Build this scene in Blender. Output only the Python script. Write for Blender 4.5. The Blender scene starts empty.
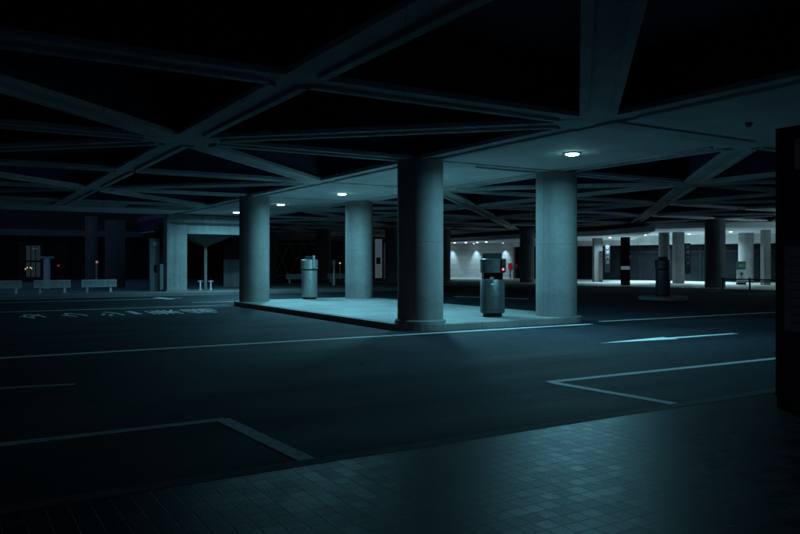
import bpy, bmesh, math, random
from mathutils import Vector, Matrix
random.seed(7)
C = bpy.context.scene
COL = C.collection

# ------------------------------------------------------------------ measures
F = 735.0            # focal length in photo pixels (photo is 800 wide)
CAM_H = 1.61         # camera above the road
KH = 0.15            # kerb height
SOF = 4.01           # underside of the beams
L = 8.0              # ceiling grid period
D1 = Vector((-0.521, 0.8536))     # ceiling diagonals
D2 = Vector((0.8536, 0.521))      # = along the road
UU = Vector((0.972, -0.235))      # ceiling grid axes
VV = Vector((0.235, 0.972))
N1 = Vector((-4.34, 14.70))       # grid node of the near canopy
WS = 4.40                         # width of the flat lamp strip
A_D2 = math.atan2(D2.y, D2.x)     # yaw of the road axis
A_D1 = math.atan2(D1.y, D1.x)


def un(px, py, z=0.0):
    d = F * (CAM_H - z) / (py - 262.0)
    return Vector(((px - 400.0) / F * d, d))


def at(px, d):
    return Vector(((px - 400.0) / F * d, d))


def grid(i, j):
    return N1 + UU * (i * L) + VV * (j * L)


def rd(s, t):
    """point s metres along d1 and t metres along d2 from the camera"""
    return D1 * s + D2 * t


# ------------------------------------------------------------------ materials
def base_mat(name, rough=0.7, metal=0.0, spec=0.5):
    m = bpy.data.materials.new(name)
    m.use_nodes = True
    nt = m.node_tree
    b = nt.nodes['Principled BSDF']
    b.inputs['Roughness'].default_value = rough
    b.inputs['Metallic'].default_value = metal
    b.inputs['Specular IOR Level'].default_value = spec
    return m, nt, b


def noise(nt, scale, detail=6.0, rough=0.6, vec=None):
    n = nt.nodes.new('ShaderNodeTexNoise')
    n.inputs['Scale'].default_value = scale
    n.inputs['Detail'].default_value = detail
    n.inputs['Roughness'].default_value = rough
    if vec is not None:
        nt.links.new(vec, n.inputs['Vector'])
    return n


def ramp(nt, fac, stops):
    r = nt.nodes.new('ShaderNodeValToRGB')
    e = r.color_ramp.elements
    while len(e) < len(stops):
        e.new(0.5)
    for k, (p, c) in enumerate(stops):
        e[k].position = p
        e[k].color = (c, c, c, 1) if not isinstance(c, tuple) else (*c, 1)
    nt.links.new(fac, r.inputs['Fac'])
    return r


def mixc(nt, mode, fac, a, b):
    n = nt.nodes.new('ShaderNodeMix')
    n.data_type = 'RGBA'
    n.blend_type = mode
    if isinstance(fac, float):
        n.inputs[0].default_value = fac
    else:
        nt.links.new(fac, n.inputs[0])
    for s, v in ((n.inputs[6], a), (n.inputs[7], b)):
        if isinstance(v, tuple):
            s.default_value = (*v, 1)
        else:
            nt.links.new(v, s)
    return n.outputs[2]


def bump(nt, b, h, dist, strength=1.0):
    bp = nt.nodes.new('ShaderNodeBump')
    bp.inputs['Distance'].default_value = dist
    bp.inputs['Strength'].default_value = strength
    nt.links.new(h, bp.inputs['Height'])
    nt.links.new(bp.outputs['Normal'], b.inputs['Normal'])


def coord(nt, kind='Object'):
    return nt.nodes.new('ShaderNodeTexCoord').outputs[kind]


def concrete(name, col, rough=0.75, joint=None, streak=False, spec=0.4, calm=1.0, grime=False):
    m, nt, b = base_mat(name, rough, spec=spec)
    vec = coord(nt)
    n1 = noise(nt, 0.9, 8, 0.65, vec)
    n2 = noise(nt, 14, 6, 0.7, vec)
    n3 = noise(nt, 120, 3, 0.6, vec)
    r1 = ramp(nt, n1.outputs['Fac'], [(0.3, 1 - 0.32 * calm), (0.7, 1 + 0.15 * calm)])
    r2 = ramp(nt, n2.outputs['Fac'], [(0.3, 1 - 0.18 * calm), (0.7, 1 + 0.1 * calm)])
    r3 = ramp(nt, n3.outputs['Fac'], [(0.3, 0.88), (0.7, 1.08)])
    c = mixc(nt, 'MULTIPLY', 1.0, col, r1.outputs[0])
    c = mixc(nt, 'MULTIPLY', 1.0, c, r2.outputs[0])
    c = mixc(nt, 'MULTIPLY', 1.0, c, r3.outputs[0])
    if streak:
        mp = nt.nodes.new('ShaderNodeMapping')
        mp.inputs['Scale'].default_value = (5, 5, 0.25)
        nt.links.new(vec, mp.inputs['Vector'])
        ns = noise(nt, 1.0, 6, 0.6, mp.outputs[0])
        rs = ramp(nt, ns.outputs['Fac'], [(0.35, 1 - 0.2 * calm), (0.6, 1 + 0.05 * calm)])
        c = mixc(nt, 'MULTIPLY', 1.0, c, rs.outputs[0])
    if grime:
        sg = nt.nodes.new('ShaderNodeSeparateXYZ'); nt.links.new(vec, sg.inputs[0])
        ng = noise(nt, 3.0, 8, 0.75, vec)
        mg = nt.nodes.new('ShaderNodeMath'); mg.operation = 'MULTIPLY_ADD'; mg.inputs[1].default_value = -1.0
        nt.links.new(ng.outputs['Fac'], mg.inputs[0]); nt.links.new(sg.outputs[2], mg.inputs[2])
        rg = ramp(nt, mg.outputs[0], [(0.0, 0.8), (0.3, 1.0)])     # splash marks round the foot
        c = mixc(nt, 'MULTIPLY', 1.0, c, rg.outputs[0])
        vt = nt.nodes.new('ShaderNodeTexVoronoi'); vt.inputs['Scale'].default_value = 1.1
        nt.links.new(vec, vt.inputs['Vector'])
        rv = ramp(nt, vt.outputs['Distance'], [(0.02, 0.55), (0.032, 1.0)])  # plugged tie holes and chips
        c = mixc(nt, 'MULTIPLY', 1.0, c, rv.outputs[0])
    if joint:
        sep = nt.nodes.new('ShaderNodeSeparateXYZ')
        nt.links.new(vec, sep.inputs[0])
        for ax, period, off, w in joint:
            a = nt.nodes.new('ShaderNodeMath'); a.operation = 'ADD'; a.inputs[1].default_value = off
            nt.links.new(sep.outputs[ax], a.inputs[0])
            pp = nt.nodes.new('ShaderNodeMath'); pp.operation = 'PINGPONG'; pp.inputs[1].default_value = period / 2
            nt.links.new(a.outputs[0], pp.inputs[0])
            lt = nt.nodes.new('ShaderNodeMath'); lt.operation = 'LESS_THAN'; lt.inputs[1].default_value = w
            nt.links.new(pp.outputs[0], lt.inputs[0])
            c = mixc(nt, 'MULTIPLY', lt.outputs[0], c, (0.55, 0.55, 0.55))
    nt.links.new(c, b.inputs['Base Color'])
    ad = nt.nodes.new('ShaderNodeMath'); ad.operation = 'ADD'
    nt.links.new(n2.outputs['Fac'], ad.inputs[0]); nt.links.new(n3.outputs['Fac'], ad.inputs[1])
    bump(nt, b, ad.outputs[0], 0.004, 0.6)
    return m


def plain(name, col, rough=0.5, metal=0.0, var=0.15, sc=9.0, spec=0.5):
    m, nt, b = base_mat(name, rough, metal, spec)
    n = noise(nt, sc, 6, 0.6, coord(nt))
    r = ramp(nt, n.outputs['Fac'], [(0.3, 1 - var), (0.7, 1 + var)])
    nt.links.new(mixc(nt, 'MULTIPLY', 1.0, col, r.outputs[0]), b.inputs['Base Color'])
    rr = ramp(nt, n.outputs['Fac'], [(0.3, max(0.05, rough - 0.1)), (0.7, min(1, rough + 0.1))])
    nt.links.new(rr.outputs[0], b.inputs['Roughness'])
    return m


def glow(name, col, strength):
    m = bpy.data.materials.new(name)
    m.use_nodes = True
    nt = m.node_tree
    for n in list(nt.nodes):
        nt.nodes.remove(n)
    o = nt.nodes.new('ShaderNodeOutputMaterial')
    e = nt.nodes.new('ShaderNodeEmission')
    e.inputs[0].default_value = (*col, 1)
    e.inputs[1].default_value = strength
    nt.links.new(e.outputs[0], o.inputs[0])
    return m


def asphalt():
    m, nt, b = base_mat('asphalt', 0.8, spec=0.13)
    vec = coord(nt)
    fine = noise(nt, 28, 5, 0.8, vec)
    mid = noise(nt, 4.5, 10, 0.82, vec)
    big = noise(nt, 0.16, 6, 0.6, vec)
    mp = nt.nodes.new('ShaderNodeMapping')
    mp.inputs['Rotation'].default_value = (0, 0, -A_D2)
    nt.links.new(vec, mp.inputs['Vector'])
    mp2 = nt.nodes.new('ShaderNodeMapping')
    mp2.inputs['Scale'].default_value = (0.05, 0.9, 1)
    nt.links.new(mp.outputs[0], mp2.inputs['Vector'])
    trk = noise(nt, 1.0, 5, 0.55, mp2.outputs[0])       # wear along the driving direction
    rf = ramp(nt, fine.outputs['Fac'], [(0.41, 0.3), (0.6, 1.9)])
    rm = ramp(nt, mid.outputs['Fac'], [(0.34, 0.55), (0.66, 1.45)])
    rb = ramp(nt, big.outputs['Fac'], [(0.35, 0.6), (0.65, 1.3)])
    rt = ramp(nt, trk.outputs['Fac'], [(0.35, 0.75), (0.65, 1.25)])
    c = mixc(nt, 'MULTIPLY', 1.0, (0.0185, 0.0235, 0.031), rf.outputs[0])
    for r in (rm, rb, rt):
        c = mixc(nt, 'MULTIPLY', 1.0, c, r.outputs[0])
    vor = nt.nodes.new('ShaderNodeTexVoronoi')
    vor.inputs['Scale'].default_value = 0.35
    nt.links.new(vec, vor.inputs['Vector'])
    spot = ramp(nt, vor.outputs['Distance'], [(0.02, 1.0), (0.035, 0.0)])  # old gum and oil spots
    c = mixc(nt, 'MIX', spot.outputs[0], c, (0.09, 0.09, 0.09))
    wv = nt.nodes.new('ShaderNodeTexVoronoi'); wv.feature = 'DISTANCE_TO_EDGE'; wv.inputs['Scale'].default_value = 0.16
    wn = noise(nt, 1.3, 6, 0.7, vec)
    wm = mixc(nt, 'ADD', 1.0, vec, wn.outputs['Color'])
    nt.links.new(wm, wv.inputs['Vector'])
    ck = ramp(nt, wv.outputs['Distance'], [(0.0, 0.35), (0.006, 1.0)])   # hairline cracks and repair seams
    c = mixc(nt, 'MULTIPLY', 1.0, c, ck.outputs[0])
    nt.links.new(c, b.inputs['Base Color'])
    rr = ramp(nt, trk.outputs['Fac'], [(0.3, 0.68), (0.7, 0.88)])
    nt.links.new(rr.outputs[0], b.inputs['Roughness'])
    bump(nt, b, fine.outputs['Fac'], 0.012, 0.9)
    return m


def paving():
    """small square setts laid along the kerb, with wider joints every few metres"""
    m, nt, b = base_mat('paving_setts', 0.45, spec=0.12)
    vec = coord(nt)
    mp = nt.nodes.new('ShaderNodeMapping')
    mp.inputs['Rotation'].default_value = (0, 0, -A_D2)
    nt.links.new(vec, mp.inputs['Vector'])
    br = nt.nodes.new('ShaderNodeTexBrick')
    br.offset = 0.0
    br.inputs['Scale'].default_value = 1.0
    br.inputs['Brick Width'].default_value = 0.12
    br.inputs['Row Height'].default_value = 0.12
    br.inputs['Mortar Size'].default_value = 0.0045
    br.inputs['Mortar Smooth'].default_value = 0.2
    br.inputs['Bias'].default_value = 0.0
    br.inputs['Color1'].default_value = (0.016, 0.019, 0.023, 1)
    br.inputs['Color2'].default_value = (0.042, 0.049, 0.058, 1)
    br.inputs['Mortar'].default_value = (0.008, 0.009, 0.010, 1)
    nt.links.new(mp.outputs[0], br.inputs['Vector'])
    b2 = nt.nodes.new('ShaderNodeTexBrick')
    b2.offset = 0.0
    b2.inputs['Scale'].default_value = 1.0
    b2.inputs['Brick Width'].default_value = 2.4
    b2.inputs['Row Height'].default_value = 2.4
    b2.inputs['Mortar Size'].default_value = 0.02
    b2.inputs['Mortar Smooth'].default_value = 0.0
    nt.links.new(mp.outputs[0], b2.inputs['Vector'])
    fine = noise(nt, 90, 3, 0.75, vec)
    big = noise(nt, 0.7, 7, 0.65, vec)
    rf = ramp(nt, fine.outputs['Fac'], [(0.38, 0.25), (0.62, 1.75)])
    rb = ramp(nt, big.outputs['Fac'], [(0.3, 0.7), (0.7, 1.2)])
    c = mixc(nt, 'MULTIPLY', 1.0, br.outputs['Color'], rf.outputs[0])
    c = mixc(nt, 'MULTIPLY', 1.0, c, rb.outputs[0])
    c = mixc(nt, 'MIX', b2.outputs['Fac'], c, (0.012, 0.012, 0.012))
    nt.links.new(c, b.inputs['Base Color'])
    rr = ramp(nt, br.outputs['Color'], [(0.009, 0.5), (0.016, 0.33), (0.045, 0.43)])
    nt.links.new(rr.outputs[0], b.inputs['Roughness'])
    sub = nt.nodes.new('ShaderNodeMath'); sub.operation = 'SUBTRACT'
    nt.links.new(fine.outputs['Fac'], sub.inputs[0]); nt.links.new(br.outputs['Fac'], sub.inputs[1])
    bump(nt, b, sub.outputs[0], 0.0045, 0.5)
    return m


def blockwall():
    m, nt, b = base_mat('block_wall', 0.6)
    vec = coord(nt)
    sep = nt.nodes.new('ShaderNodeSeparateXYZ'); nt.links.new(vec, sep.inputs[0])
    cb = nt.nodes.new('ShaderNodeCombineXYZ')
    nt.links.new(sep.outputs[0], cb.inputs[0]); nt.links.new(sep.outputs[2], cb.inputs[1])
    br = nt.nodes.new('ShaderNodeTexBrick')
    br.inputs['Scale'].default_value = 1.0
    br.inputs['Brick Width'].default_value = 0.9
    br.inputs['Row Height'].default_value = 0.45
    br.inputs['Mortar Size'].default_value = 0.02
    br.inputs['Color1'].default_value = (0.40, 0.40, 0.41, 1)
    br.inputs['Color2'].default_value = (0.35, 0.35, 0.36, 1)
    br.inputs['Mortar'].default_value = (0.27, 0.27, 0.27, 1)
    nt.links.new(cb.outputs[0], br.inputs['Vector'])
    n = noise(nt, 6, 6, 0.6, vec)
    r = ramp(nt, n.outputs['Fac'], [(0.3, 0.85), (0.7, 1.1)])
    nt.links.new(mixc(nt, 'MULTIPLY', 1.0, br.outputs['Color'], r.outputs[0]), b.inputs['Base Color'])
    return m


def road_paint(name, lo, hi, white):
    m, nt, b = base_mat(name, 0.7, spec=0.3)
    vec = coord(nt)
    n = noise(nt, 9, 9, 0.75, vec)
    f = noise(nt, 60, 3, 0.7, vec)
    ad = nt.nodes.new('ShaderNodeMath'); ad.operation = 'ADD'
    nt.links.new(n.outputs['Fac'], ad.inputs[0]); nt.links.new(f.outputs['Fac'], ad.inputs[1])
    r = ramp(nt, ad.outputs[0], [(lo, (0.06, 0.062, 0.066)), (hi, (white, white, white))])  # paint worn through to the asphalt
    nt.links.new(r.outputs[0], b.inputs['Base Color'])
    return m


M = {
    'asphalt': asphalt(),
    'paving': paving(),
    'island': concrete('island_concrete', (0.215, 0.215, 0.21), 0.6, joint=[(0, 2.0, 0.3, 0.006), (1, 2.0, 0.1, 0.006)]),
    'kerb': concrete('kerb_stone', (0.19, 0.19, 0.185), 0.7, joint=[(0, 1.0, 0.0, 0.008)]),
    'darkkerb': concrete('dark_kerb_stone', (0.075, 0.075, 0.078), 0.8, joint=[(0, 1.2, 0.0, 0.006)], spec=0.2),
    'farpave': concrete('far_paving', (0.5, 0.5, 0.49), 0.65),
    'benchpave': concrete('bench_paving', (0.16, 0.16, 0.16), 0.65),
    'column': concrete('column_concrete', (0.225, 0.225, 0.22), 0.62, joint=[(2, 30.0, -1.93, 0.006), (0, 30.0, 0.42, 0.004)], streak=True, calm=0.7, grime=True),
    'darkcol': concrete('shaded_column_concrete', (0.13, 0.133, 0.137), 0.65, streak=True),  # darker copy of the column concrete, paints the unlit columns as shaded
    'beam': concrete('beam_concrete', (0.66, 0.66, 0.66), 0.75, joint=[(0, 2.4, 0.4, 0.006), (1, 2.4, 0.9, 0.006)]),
    'slab': concrete('coffer_shade', (0.05, 0.068, 0.125), 0.9, spec=0.15),  # dark blue stands in for the shade deep in the coffers
    'deck': concrete('deck_concrete', (0.14, 0.17, 0.24), 0.85, joint=[(0, 1.2, 0.0, 0.01)]),
    'soffit': concrete('soffit_plaster', (0.68, 0.69, 0.68), 0.8, calm=0.6),
    'arcade_ceiling': plain('arcade_ceiling_paint', (0.72, 0.72, 0.72), 0.7, var=0.05, sc=0.6),
    'block': blockwall(),
    'pier': concrete('pier_concrete', (0.25, 0.25, 0.245), 0.7, streak=True),
    'paint': road_paint('road_paint', 0.68, 0.95, 0.55),
    'greypaint': road_paint('grey_road_paint', 0.75, 1.2, 0.34),  # greyer, patchier tone for the markings at lower left
    'whitepaint': road_paint('white_road_paint', 0.66, 0.95, 0.62),  # palest tone, for the right arrow and the lettering
    'steel': plain('brushed_steel', (0.36, 0.38, 0.37), 0.42, 0.75, var=0.25, sc=18),
    'darksteel': plain('dark_steel', (0.075, 0.08, 0.08), 0.42, 0.5, var=0.2, sc=14),
    'benchmetal': plain('bench_enamel', (0.6, 0.62, 0.63), 0.5, 0.0, var=0.15, sc=12),
    'black': plain('black_paint', (0.012, 0.012, 0.014), 0.55, 0.0, var=0.2, spec=0.25),
    'board': plain('dark_board', (0.018, 0.02, 0.04), 0.6, 0.0, var=0.2, spec=0.2),
    'notice': plain('notice_panel', (0.13, 0.135, 0.16), 0.5, var=0.15, sc=4),
    'greysign': plain('grey_sign_face', (0.24, 0.24, 0.26), 0.5, var=0.1),
    'white': plain('white_plastic', (0.7, 0.71, 0.71), 0.45, var=0.06),
    'frost': plain('frosted_glass', (0.3, 0.33, 0.34), 0.35, var=0.1, sc=2),
    'glass': plain('dark_glazing', (0.012, 0.015, 0.018), 0.1, var=0.2, sc=1.5, spec=0.12),
    'green': plain('green_sign_face', (0.02, 0.13, 0.08), 0.45, var=0.1),
    'palelabel': glow('glowing_label', (0.5, 0.8, 1.0), 0.11),  # plate given a weak pale blue glow of its own
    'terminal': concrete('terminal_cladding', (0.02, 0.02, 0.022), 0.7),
    'lamp': glow('lamp_lens', (0.4, 0.95, 1.0), 34.0),
    'arclamp': glow('arcade_lens', (0.85, 0.97, 1.0), 10.0),
    'red': glow('red_pilot', (1.0, 0.05, 0.07), 5.0),
    'redsign': glow('red_sign', (1.0, 0.02, 0.05), 0.35),
    'warm': glow('warm_window', (1.0, 0.75, 0.5), 0.6),
    'coldwin': glow('lit_panel', (0.45, 0.75, 0.9), 0.05),
    'dimwin': glow('dim_panel', (0.3, 0.55, 0.7), 0.02),
}


# ------------------------------------------------------------------ mesh helpers
class MB:
    def __init__(s):
        s.bm = bmesh.new()

    def quadbox(s, pts, z0, z1):
        """prism over a 2-D polygon (counter-clockwise list)"""
        area = sum(p[0] * q[1] - q[0] * p[1] for p, q in zip(pts, list(pts[1:]) + [pts[0]]))
        if area < 0:
            pts = list(reversed(pts))
        lo = [s.bm.verts.new((p[0], p[1], z0)) for p in pts]
        hi = [s.bm.verts.new((p[0], p[1], z1)) for p in pts]
        n = len(pts)
        s.bm.faces.new(list(reversed(lo)))
        s.bm.faces.new(hi)
        for i in range(n):
            s.bm.faces.new((lo[i], lo[(i + 1) % n], hi[(i + 1) % n], hi[i]))
        return s

    def box(s, x0, x1, y0, y1, z0, z1):
        return s.quadbox([(x0, y0), (x1, y0), (x1, y1), (x0, y1)], z0, z1)

    def strip(s, a, b, w, z0, z1, off=0.0):
        """box along the segment a-b, width w, shifted sideways by off"""
        a, b = Vector(a), Vector(b)
        d = (b - a).normalized()
        n = Vector((-d.y, d.x))
        a, b = a + n * off, b + n * off
        return s.quadbox([a - n * w / 2, b - n * w / 2, b + n * w / 2, a + n * w / 2], z0, z1)

    def lathe(s, prof, cx=0, cy=0, seg=48, a0=0.0, a1=2 * math.pi):
        full = abs(a1 - a0 - 2 * math.pi) < 1e-6
        k = seg if full else seg + 1
        rings = []
        for r, z in prof:
            rings.append([s.bm.verts.new((cx + r * math.cos(a0 + (a1 - a0) * i / seg), cy + r * math.sin(a0 + (a1 - a0) * i / seg), z)) for i in range(k)])
        for q in range(len(rings) - 1):
            A, B = rings[q], rings[q + 1]
            for i in range(k if full else k - 1):
                j = (i + 1) % k
                s.bm.faces.new((A[i], A[j], B[j], B[i]))
        s.bm.faces.new(list(reversed(rings[0])))
        s.bm.faces.new(rings[-1])
        if not full:
            for A, B in zip(rings, rings[1:]):
                s.bm.faces.new((A[-1], A[0], B[0], B[-1]))
        return s

    def bar(s, a, b, r, seg=8):
        a, b = Vector(a), Vector(b)
        d = (b - a).normalized()
        up = Vector((0, 0, 1)) if abs(d.z) < 0.9 else Vector((1, 0, 0))
        x = d.cross(up).normalized()
        y = d.cross(x)
        A = [s.bm.verts.new(a + (x * math.cos(t) + y * math.sin(t)) * r) for t in [2 * math.pi * i / seg for i in range(seg)]]
        B = [s.bm.verts.new(b + (x * math.cos(t) + y * math.sin(t)) * r) for t in [2 * math.pi * i / seg for i in range(seg)]]
        for i in range(seg):
            s.bm.faces.new((A[i], A[(i + 1) % seg], B[(i + 1) % seg], B[i]))
        s.bm.faces.new(A); s.bm.faces.new(list(reversed(B)))
        return s

    def build(s, name, mat, parent=None, smooth=False, bevel=0.0):
        bmesh.ops.recalc_face_normals(s.bm, faces=s.bm.faces)
        if bevel:
            es = [e for e in s.bm.edges if len(e.link_faces) == 2 and e.calc_face_angle(0) > 0.7]
            bmesh.ops.bevel(s.bm, geom=es, offset=bevel, segments=2, profile=0.5, affect='EDGES')
        me = bpy.data.meshes.new(name)
        s.bm.to_mesh(me)
        s.bm.free()
        me.materials.append(mat)
        if smooth:
            me.set_sharp_from_angle(angle=math.radians(40)) if hasattr(me, 'set_sharp_from_angle') else None
            for p in me.polygons:
                p.use_smooth = True
            me.set_sharp_from_angle(angle=math.radians(40)) if hasattr(me, 'set_sharp_from_angle') else None
        o = bpy.data.objects.new(name, me)
        COL.objects.link(o)
        if parent:
            o.parent = parent
        return o


def empty(name, loc=(0, 0, 0), rz=0.0):
    o = bpy.data.objects.new(name, None)
    o.empty_display_size = 0.2
    COL.objects.link(o)
    o.location = loc
    o.rotation_euler = (0, 0, rz)
    return o


def tag(o, label, cat, group=None, kind='thing'):
    o['label'] = label
    o['category'] = cat
    o['kind'] = kind
    if group:
        o['group'] = group
    return o


def struct(o):
    o['kind'] = 'structure'
    return o


def copy_tree(o, parent=None):
    c = o.copy()
    COL.objects.link(c)
    if parent:
        c.parent = parent
    for ch in list(o.children):
        copy_tree(ch, c)
    return c


def text_mesh(name, body, size, mat, parent, mtx, vertical=False, thick=0.004, stretch=(1, 1), bold=0.0):
    cu = bpy.data.curves.new(name, 'FONT')
    cu.body = body
    cu.size = size
    cu.align_x = 'CENTER'
    cu.align_y = 'CENTER'
    cu.extrude = thick / 2
    cu.offset = bold
    cu.space_line = 1.05
    t = bpy.data.objects.new(name, cu)
    COL.objects.link(t)
    dg = bpy.context.evaluated_depsgraph_get()
    me = bpy.data.meshes.new_from_object(t.evaluated_get(dg))
    bpy.data.objects.remove(t)
    me.transform(Matrix.Diagonal((stretch[0], stretch[1], 1, 1)))
    me.materials.clear()
    me.materials.append(mat)
    o = bpy.data.objects.new(name, me)
    COL.objects.link(o)
    if parent:
        o.parent = parent
    o.matrix_local = mtx
    return o


def v3(p, z):
    return (p[0], p[1], z)


# ------------------------------------------------------------------ ground, road, pavements
m = MB(); m.quadbox([(-160, -40), (200, -40), (200, 220), (-160, 220)], -0.3, 0.0)
road = struct(m.build('road', M['asphalt']))

KERB_S = 4.99                        # distance (along d1) of the near kerb line
m = MB(); m.quadbox([rd(-16, -14), rd(-16, 22), rd(KERB_S - 0.15, 22), rd(KERB_S - 0.15, -14)], -0.1, KH)
pave = struct(m.build('near_pavement', M['paving']))
m = MB(); m.strip(rd(KERB_S - 0.073, -14), rd(KERB_S - 0.073, 22), 0.145, -0.1, KH + 0.002)
struct(m.build('near_kerb', M['darkkerb']))
# bench pavement beyond the road
BS = 35.3
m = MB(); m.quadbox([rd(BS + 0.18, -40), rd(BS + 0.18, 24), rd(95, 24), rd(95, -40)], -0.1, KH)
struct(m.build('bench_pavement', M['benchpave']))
m = MB(); m.strip(rd(BS + 0.09, -40), rd(BS + 0.09, 24), 0.18, -0.1, KH + 0.01)
ko = m.build('bench_kerb', M['kerb']); struct(ko)
# arcade pavement
F1, F2 = un(450, 283, KH), un(770, 290, KH)
AD = (F2 - F1).normalized()
AN = Vector((-AD.y, AD.x))            # pointing away from the camera
if AN.y < 0:
    AN = -AN
FA, FB = F1 - AD * 12, F2 + AD * 22
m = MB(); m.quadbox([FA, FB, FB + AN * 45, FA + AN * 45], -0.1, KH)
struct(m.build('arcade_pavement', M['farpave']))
m = MB(); m.strip(FA - AN * 0.1, FB - AN * 0.1, 0.19, -0.1, KH + 0.006)
struct(m.build('arcade_kerb', M['kerb']))

# traffic island under the lamp strip
PA = grid(0.5, 0.5)
ICX = PA


def isl(a, b):
    return PA + D1 * a + D2 * b


def round_rect(a0, a1, b0, b1, r, seg=8):
    pts = []
    for ca, cb, s in ((a1 - r, b1 - r, 0), (a0 + r, b1 - r, 1), (a0 + r, b0 + r, 2), (a1 - r, b0 + r, 3)):
        for k in range(seg + 1):
            t = math.pi / 2 * (s + k / seg)
            pts.append(isl(ca + r * math.cos(t), cb + r * math.sin(t)))
    return pts


o = MB().quadbox(round_rect(-0.68, 12.25, -0.72, 5.2, 0.9), -0.1, KH).build('island_kerb', M['kerb'])
struct(o)
o = MB().quadbox(round_rect(-0.53, 12.1, -0.57, 5.05, 0.75), 0.0, KH + 0.006).build('traffic_island', M['island'])
struct(o)

# painted markings, flat on the road
PZ0, PZ1 = -0.01, 0.005


LIFT = [0.0]


def line(name, a, b, w, mat='paint'):
    LIFT[0] = 0.0015 - LIFT[0]
    return MB().strip(a, b, w, PZ0 - LIFT[0], PZ1 + LIFT[0]).build(name, M[mat], road)


def pix_line(name, p, q, w, mat='paint'):
    return line(name, un(*p), un(*q), w, mat)


pix_line('lane_line', (-90, 363.5), (591, 324.2), 0.15)
pix_line('lane_line', (600, 321.6), (905, 305.6), 0.15)
pix_line('lane_line', (-60, 314.2), (229, 305.2), 0.13)
pix_line('lane_line', (-60, 304.6), (182, 298.1), 0.13)
pix_line('lane_line', (192, 302.6), (236, 301.7), 0.12)
pix_line('bay_line', (548, 382.4), (960, 339.5), 0.14)
pix_line('bay_line', (552, 382.9), (690, 407), 0.14)
pix_line('bay_line', (-140, 461), (225, 419.5), 0.13, 'greypaint')
pix_line('bay_line', (222, 419.5), (313, 463), 0.15, 'greypaint')
pix_line('crossing_line', (157, 297.6), (171, 299.2), 0.35)
pix_line('bay_line', (455, 296.5), (528, 299.0), 0.12)


def arrow(tip, tail, hl, hw, sw, mat):
    tip, tail = Vector(tip), Vector(tail)
    d = (tail - tip).normalized()
    n = Vector((-d.y, d.x))
    nk = tip + d * hl
    mb = MB()
    mb.quadbox([tip, nk - n * hw, nk + n * hw], PZ0, PZ1 + 0.001)
    mb.quadbox([nk - n * sw, tail - n * sw, tail + n * sw, nk + n * sw], PZ0, PZ1 - 0.001)
    return mb.build('direction_arrow', M[mat], road)


arrow(un(600, 343.4), un(735, 333.6), 2.0, 0.21, 0.085, 'whitepaint')
arrow(un(-330, 406.0), un(75, 384.4), 1.9, 0.24, 0.05, 'greypaint')

# lettering painted on the far lane, read by drivers coming from the right
T0, T1 = un(20, 316.6), un(221, 310.4)
chars = 'タクシー乗場'
span = (T1 - T0)
dirn = span.normalized()
px_spans = [(20, 50), (62, 90), (103, 122), (128, 140), (148, 183), (185, 221)]
for ch, (xa, xb) in zip(chars, px_spans):
    fa = [T0 + span * t for t in (0, 1)]
    # solve the place on the text line that sits between these sight lines
    def hit(px):
        k = (px - 400.0) / F
        # (T0.x + t*sx) = k*(T0.y + t*sy)
        return (k * T0.y - T0.x) / (span.x - k * span.y)
    ta, tb = hit(xa), hit(xb)
    mid = T0 + span * ((ta + tb) / 2)
    ln = (tb - ta) * span.length
    up = -dirn
    rt = Vector((up.y, -up.x))
    mt = Matrix(((rt.x, up.x, 0, mid.x), (rt.y, up.y, 0, mid.y), (0, 0, 1, 0.003), (0, 0, 0, 1)))
    if ch == 'ー':
        MB().strip(un(128.5, 311.4), un(139.5, 314.3), 0.2, PZ0, PZ1).build('road_lettering', M['whitepaint'], road)
    else:
        text_mesh('road_lettering', ch, 1.0, M['whitepaint'], road, mt, thick=0.006, stretch=(2.3, max(0.8, ln) / 1.0), bold=0.012 if ch in 'タクシ' else -0.004)

# ------------------------------------------------------------------ columns
def column(p, r, z0, z1, mat, label, group='round concrete columns', collar=False, name='column', seg=64):
    o = empty(name, v3(p, z0))
    s = MB().lathe([(r, 0), (r, z1 - z0 + 0.02)], seg=seg).build('shaft', mat, o, smooth=True)
    if collar:
        MB().lathe([(r + 0.06, 0.0), (r + 0.06, 0.07), (r + 0.03, 0.1), (r - 0.1, 0.1)], seg=seg).build('base_collar', mat, o, smooth=True)
    tag(o, label, 'column', group)
    return o


R = 0.55
PB, PC, PD = PA + D2 * WS, grid(-0.5, 1.5), grid(-0.5, 1.5) + D2 * WS
column(PA, R, KH, SOF, M['column'], 'nearest round concrete column, on the rounded front corner of the traffic island, half in shade', collar=True)
column(PB, R, KH, SOF, M['column'], 'evenly lit round concrete column just right of the tall ticket kiosk with a red lamp')
column(PC, R, KH, SOF, M['column'], 'round concrete column at the left tip of the traffic island')
column(PD, R, KH, SOF, M['column'], 'round concrete column at the back of the traffic island, right of the steel kiosk')
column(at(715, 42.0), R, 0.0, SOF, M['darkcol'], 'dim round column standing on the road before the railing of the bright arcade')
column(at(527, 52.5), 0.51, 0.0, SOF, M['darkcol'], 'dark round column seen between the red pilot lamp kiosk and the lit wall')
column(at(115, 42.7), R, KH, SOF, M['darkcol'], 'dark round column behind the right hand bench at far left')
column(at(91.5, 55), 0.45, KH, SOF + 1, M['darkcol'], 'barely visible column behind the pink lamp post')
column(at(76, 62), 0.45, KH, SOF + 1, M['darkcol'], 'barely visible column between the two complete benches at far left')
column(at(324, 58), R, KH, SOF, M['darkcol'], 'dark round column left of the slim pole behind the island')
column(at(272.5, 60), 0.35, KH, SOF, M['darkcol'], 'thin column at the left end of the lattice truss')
column(at(393, 52), R, KH, SOF, M['darkcol'], 'black column immediately left of the nearest column, far behind')
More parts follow.
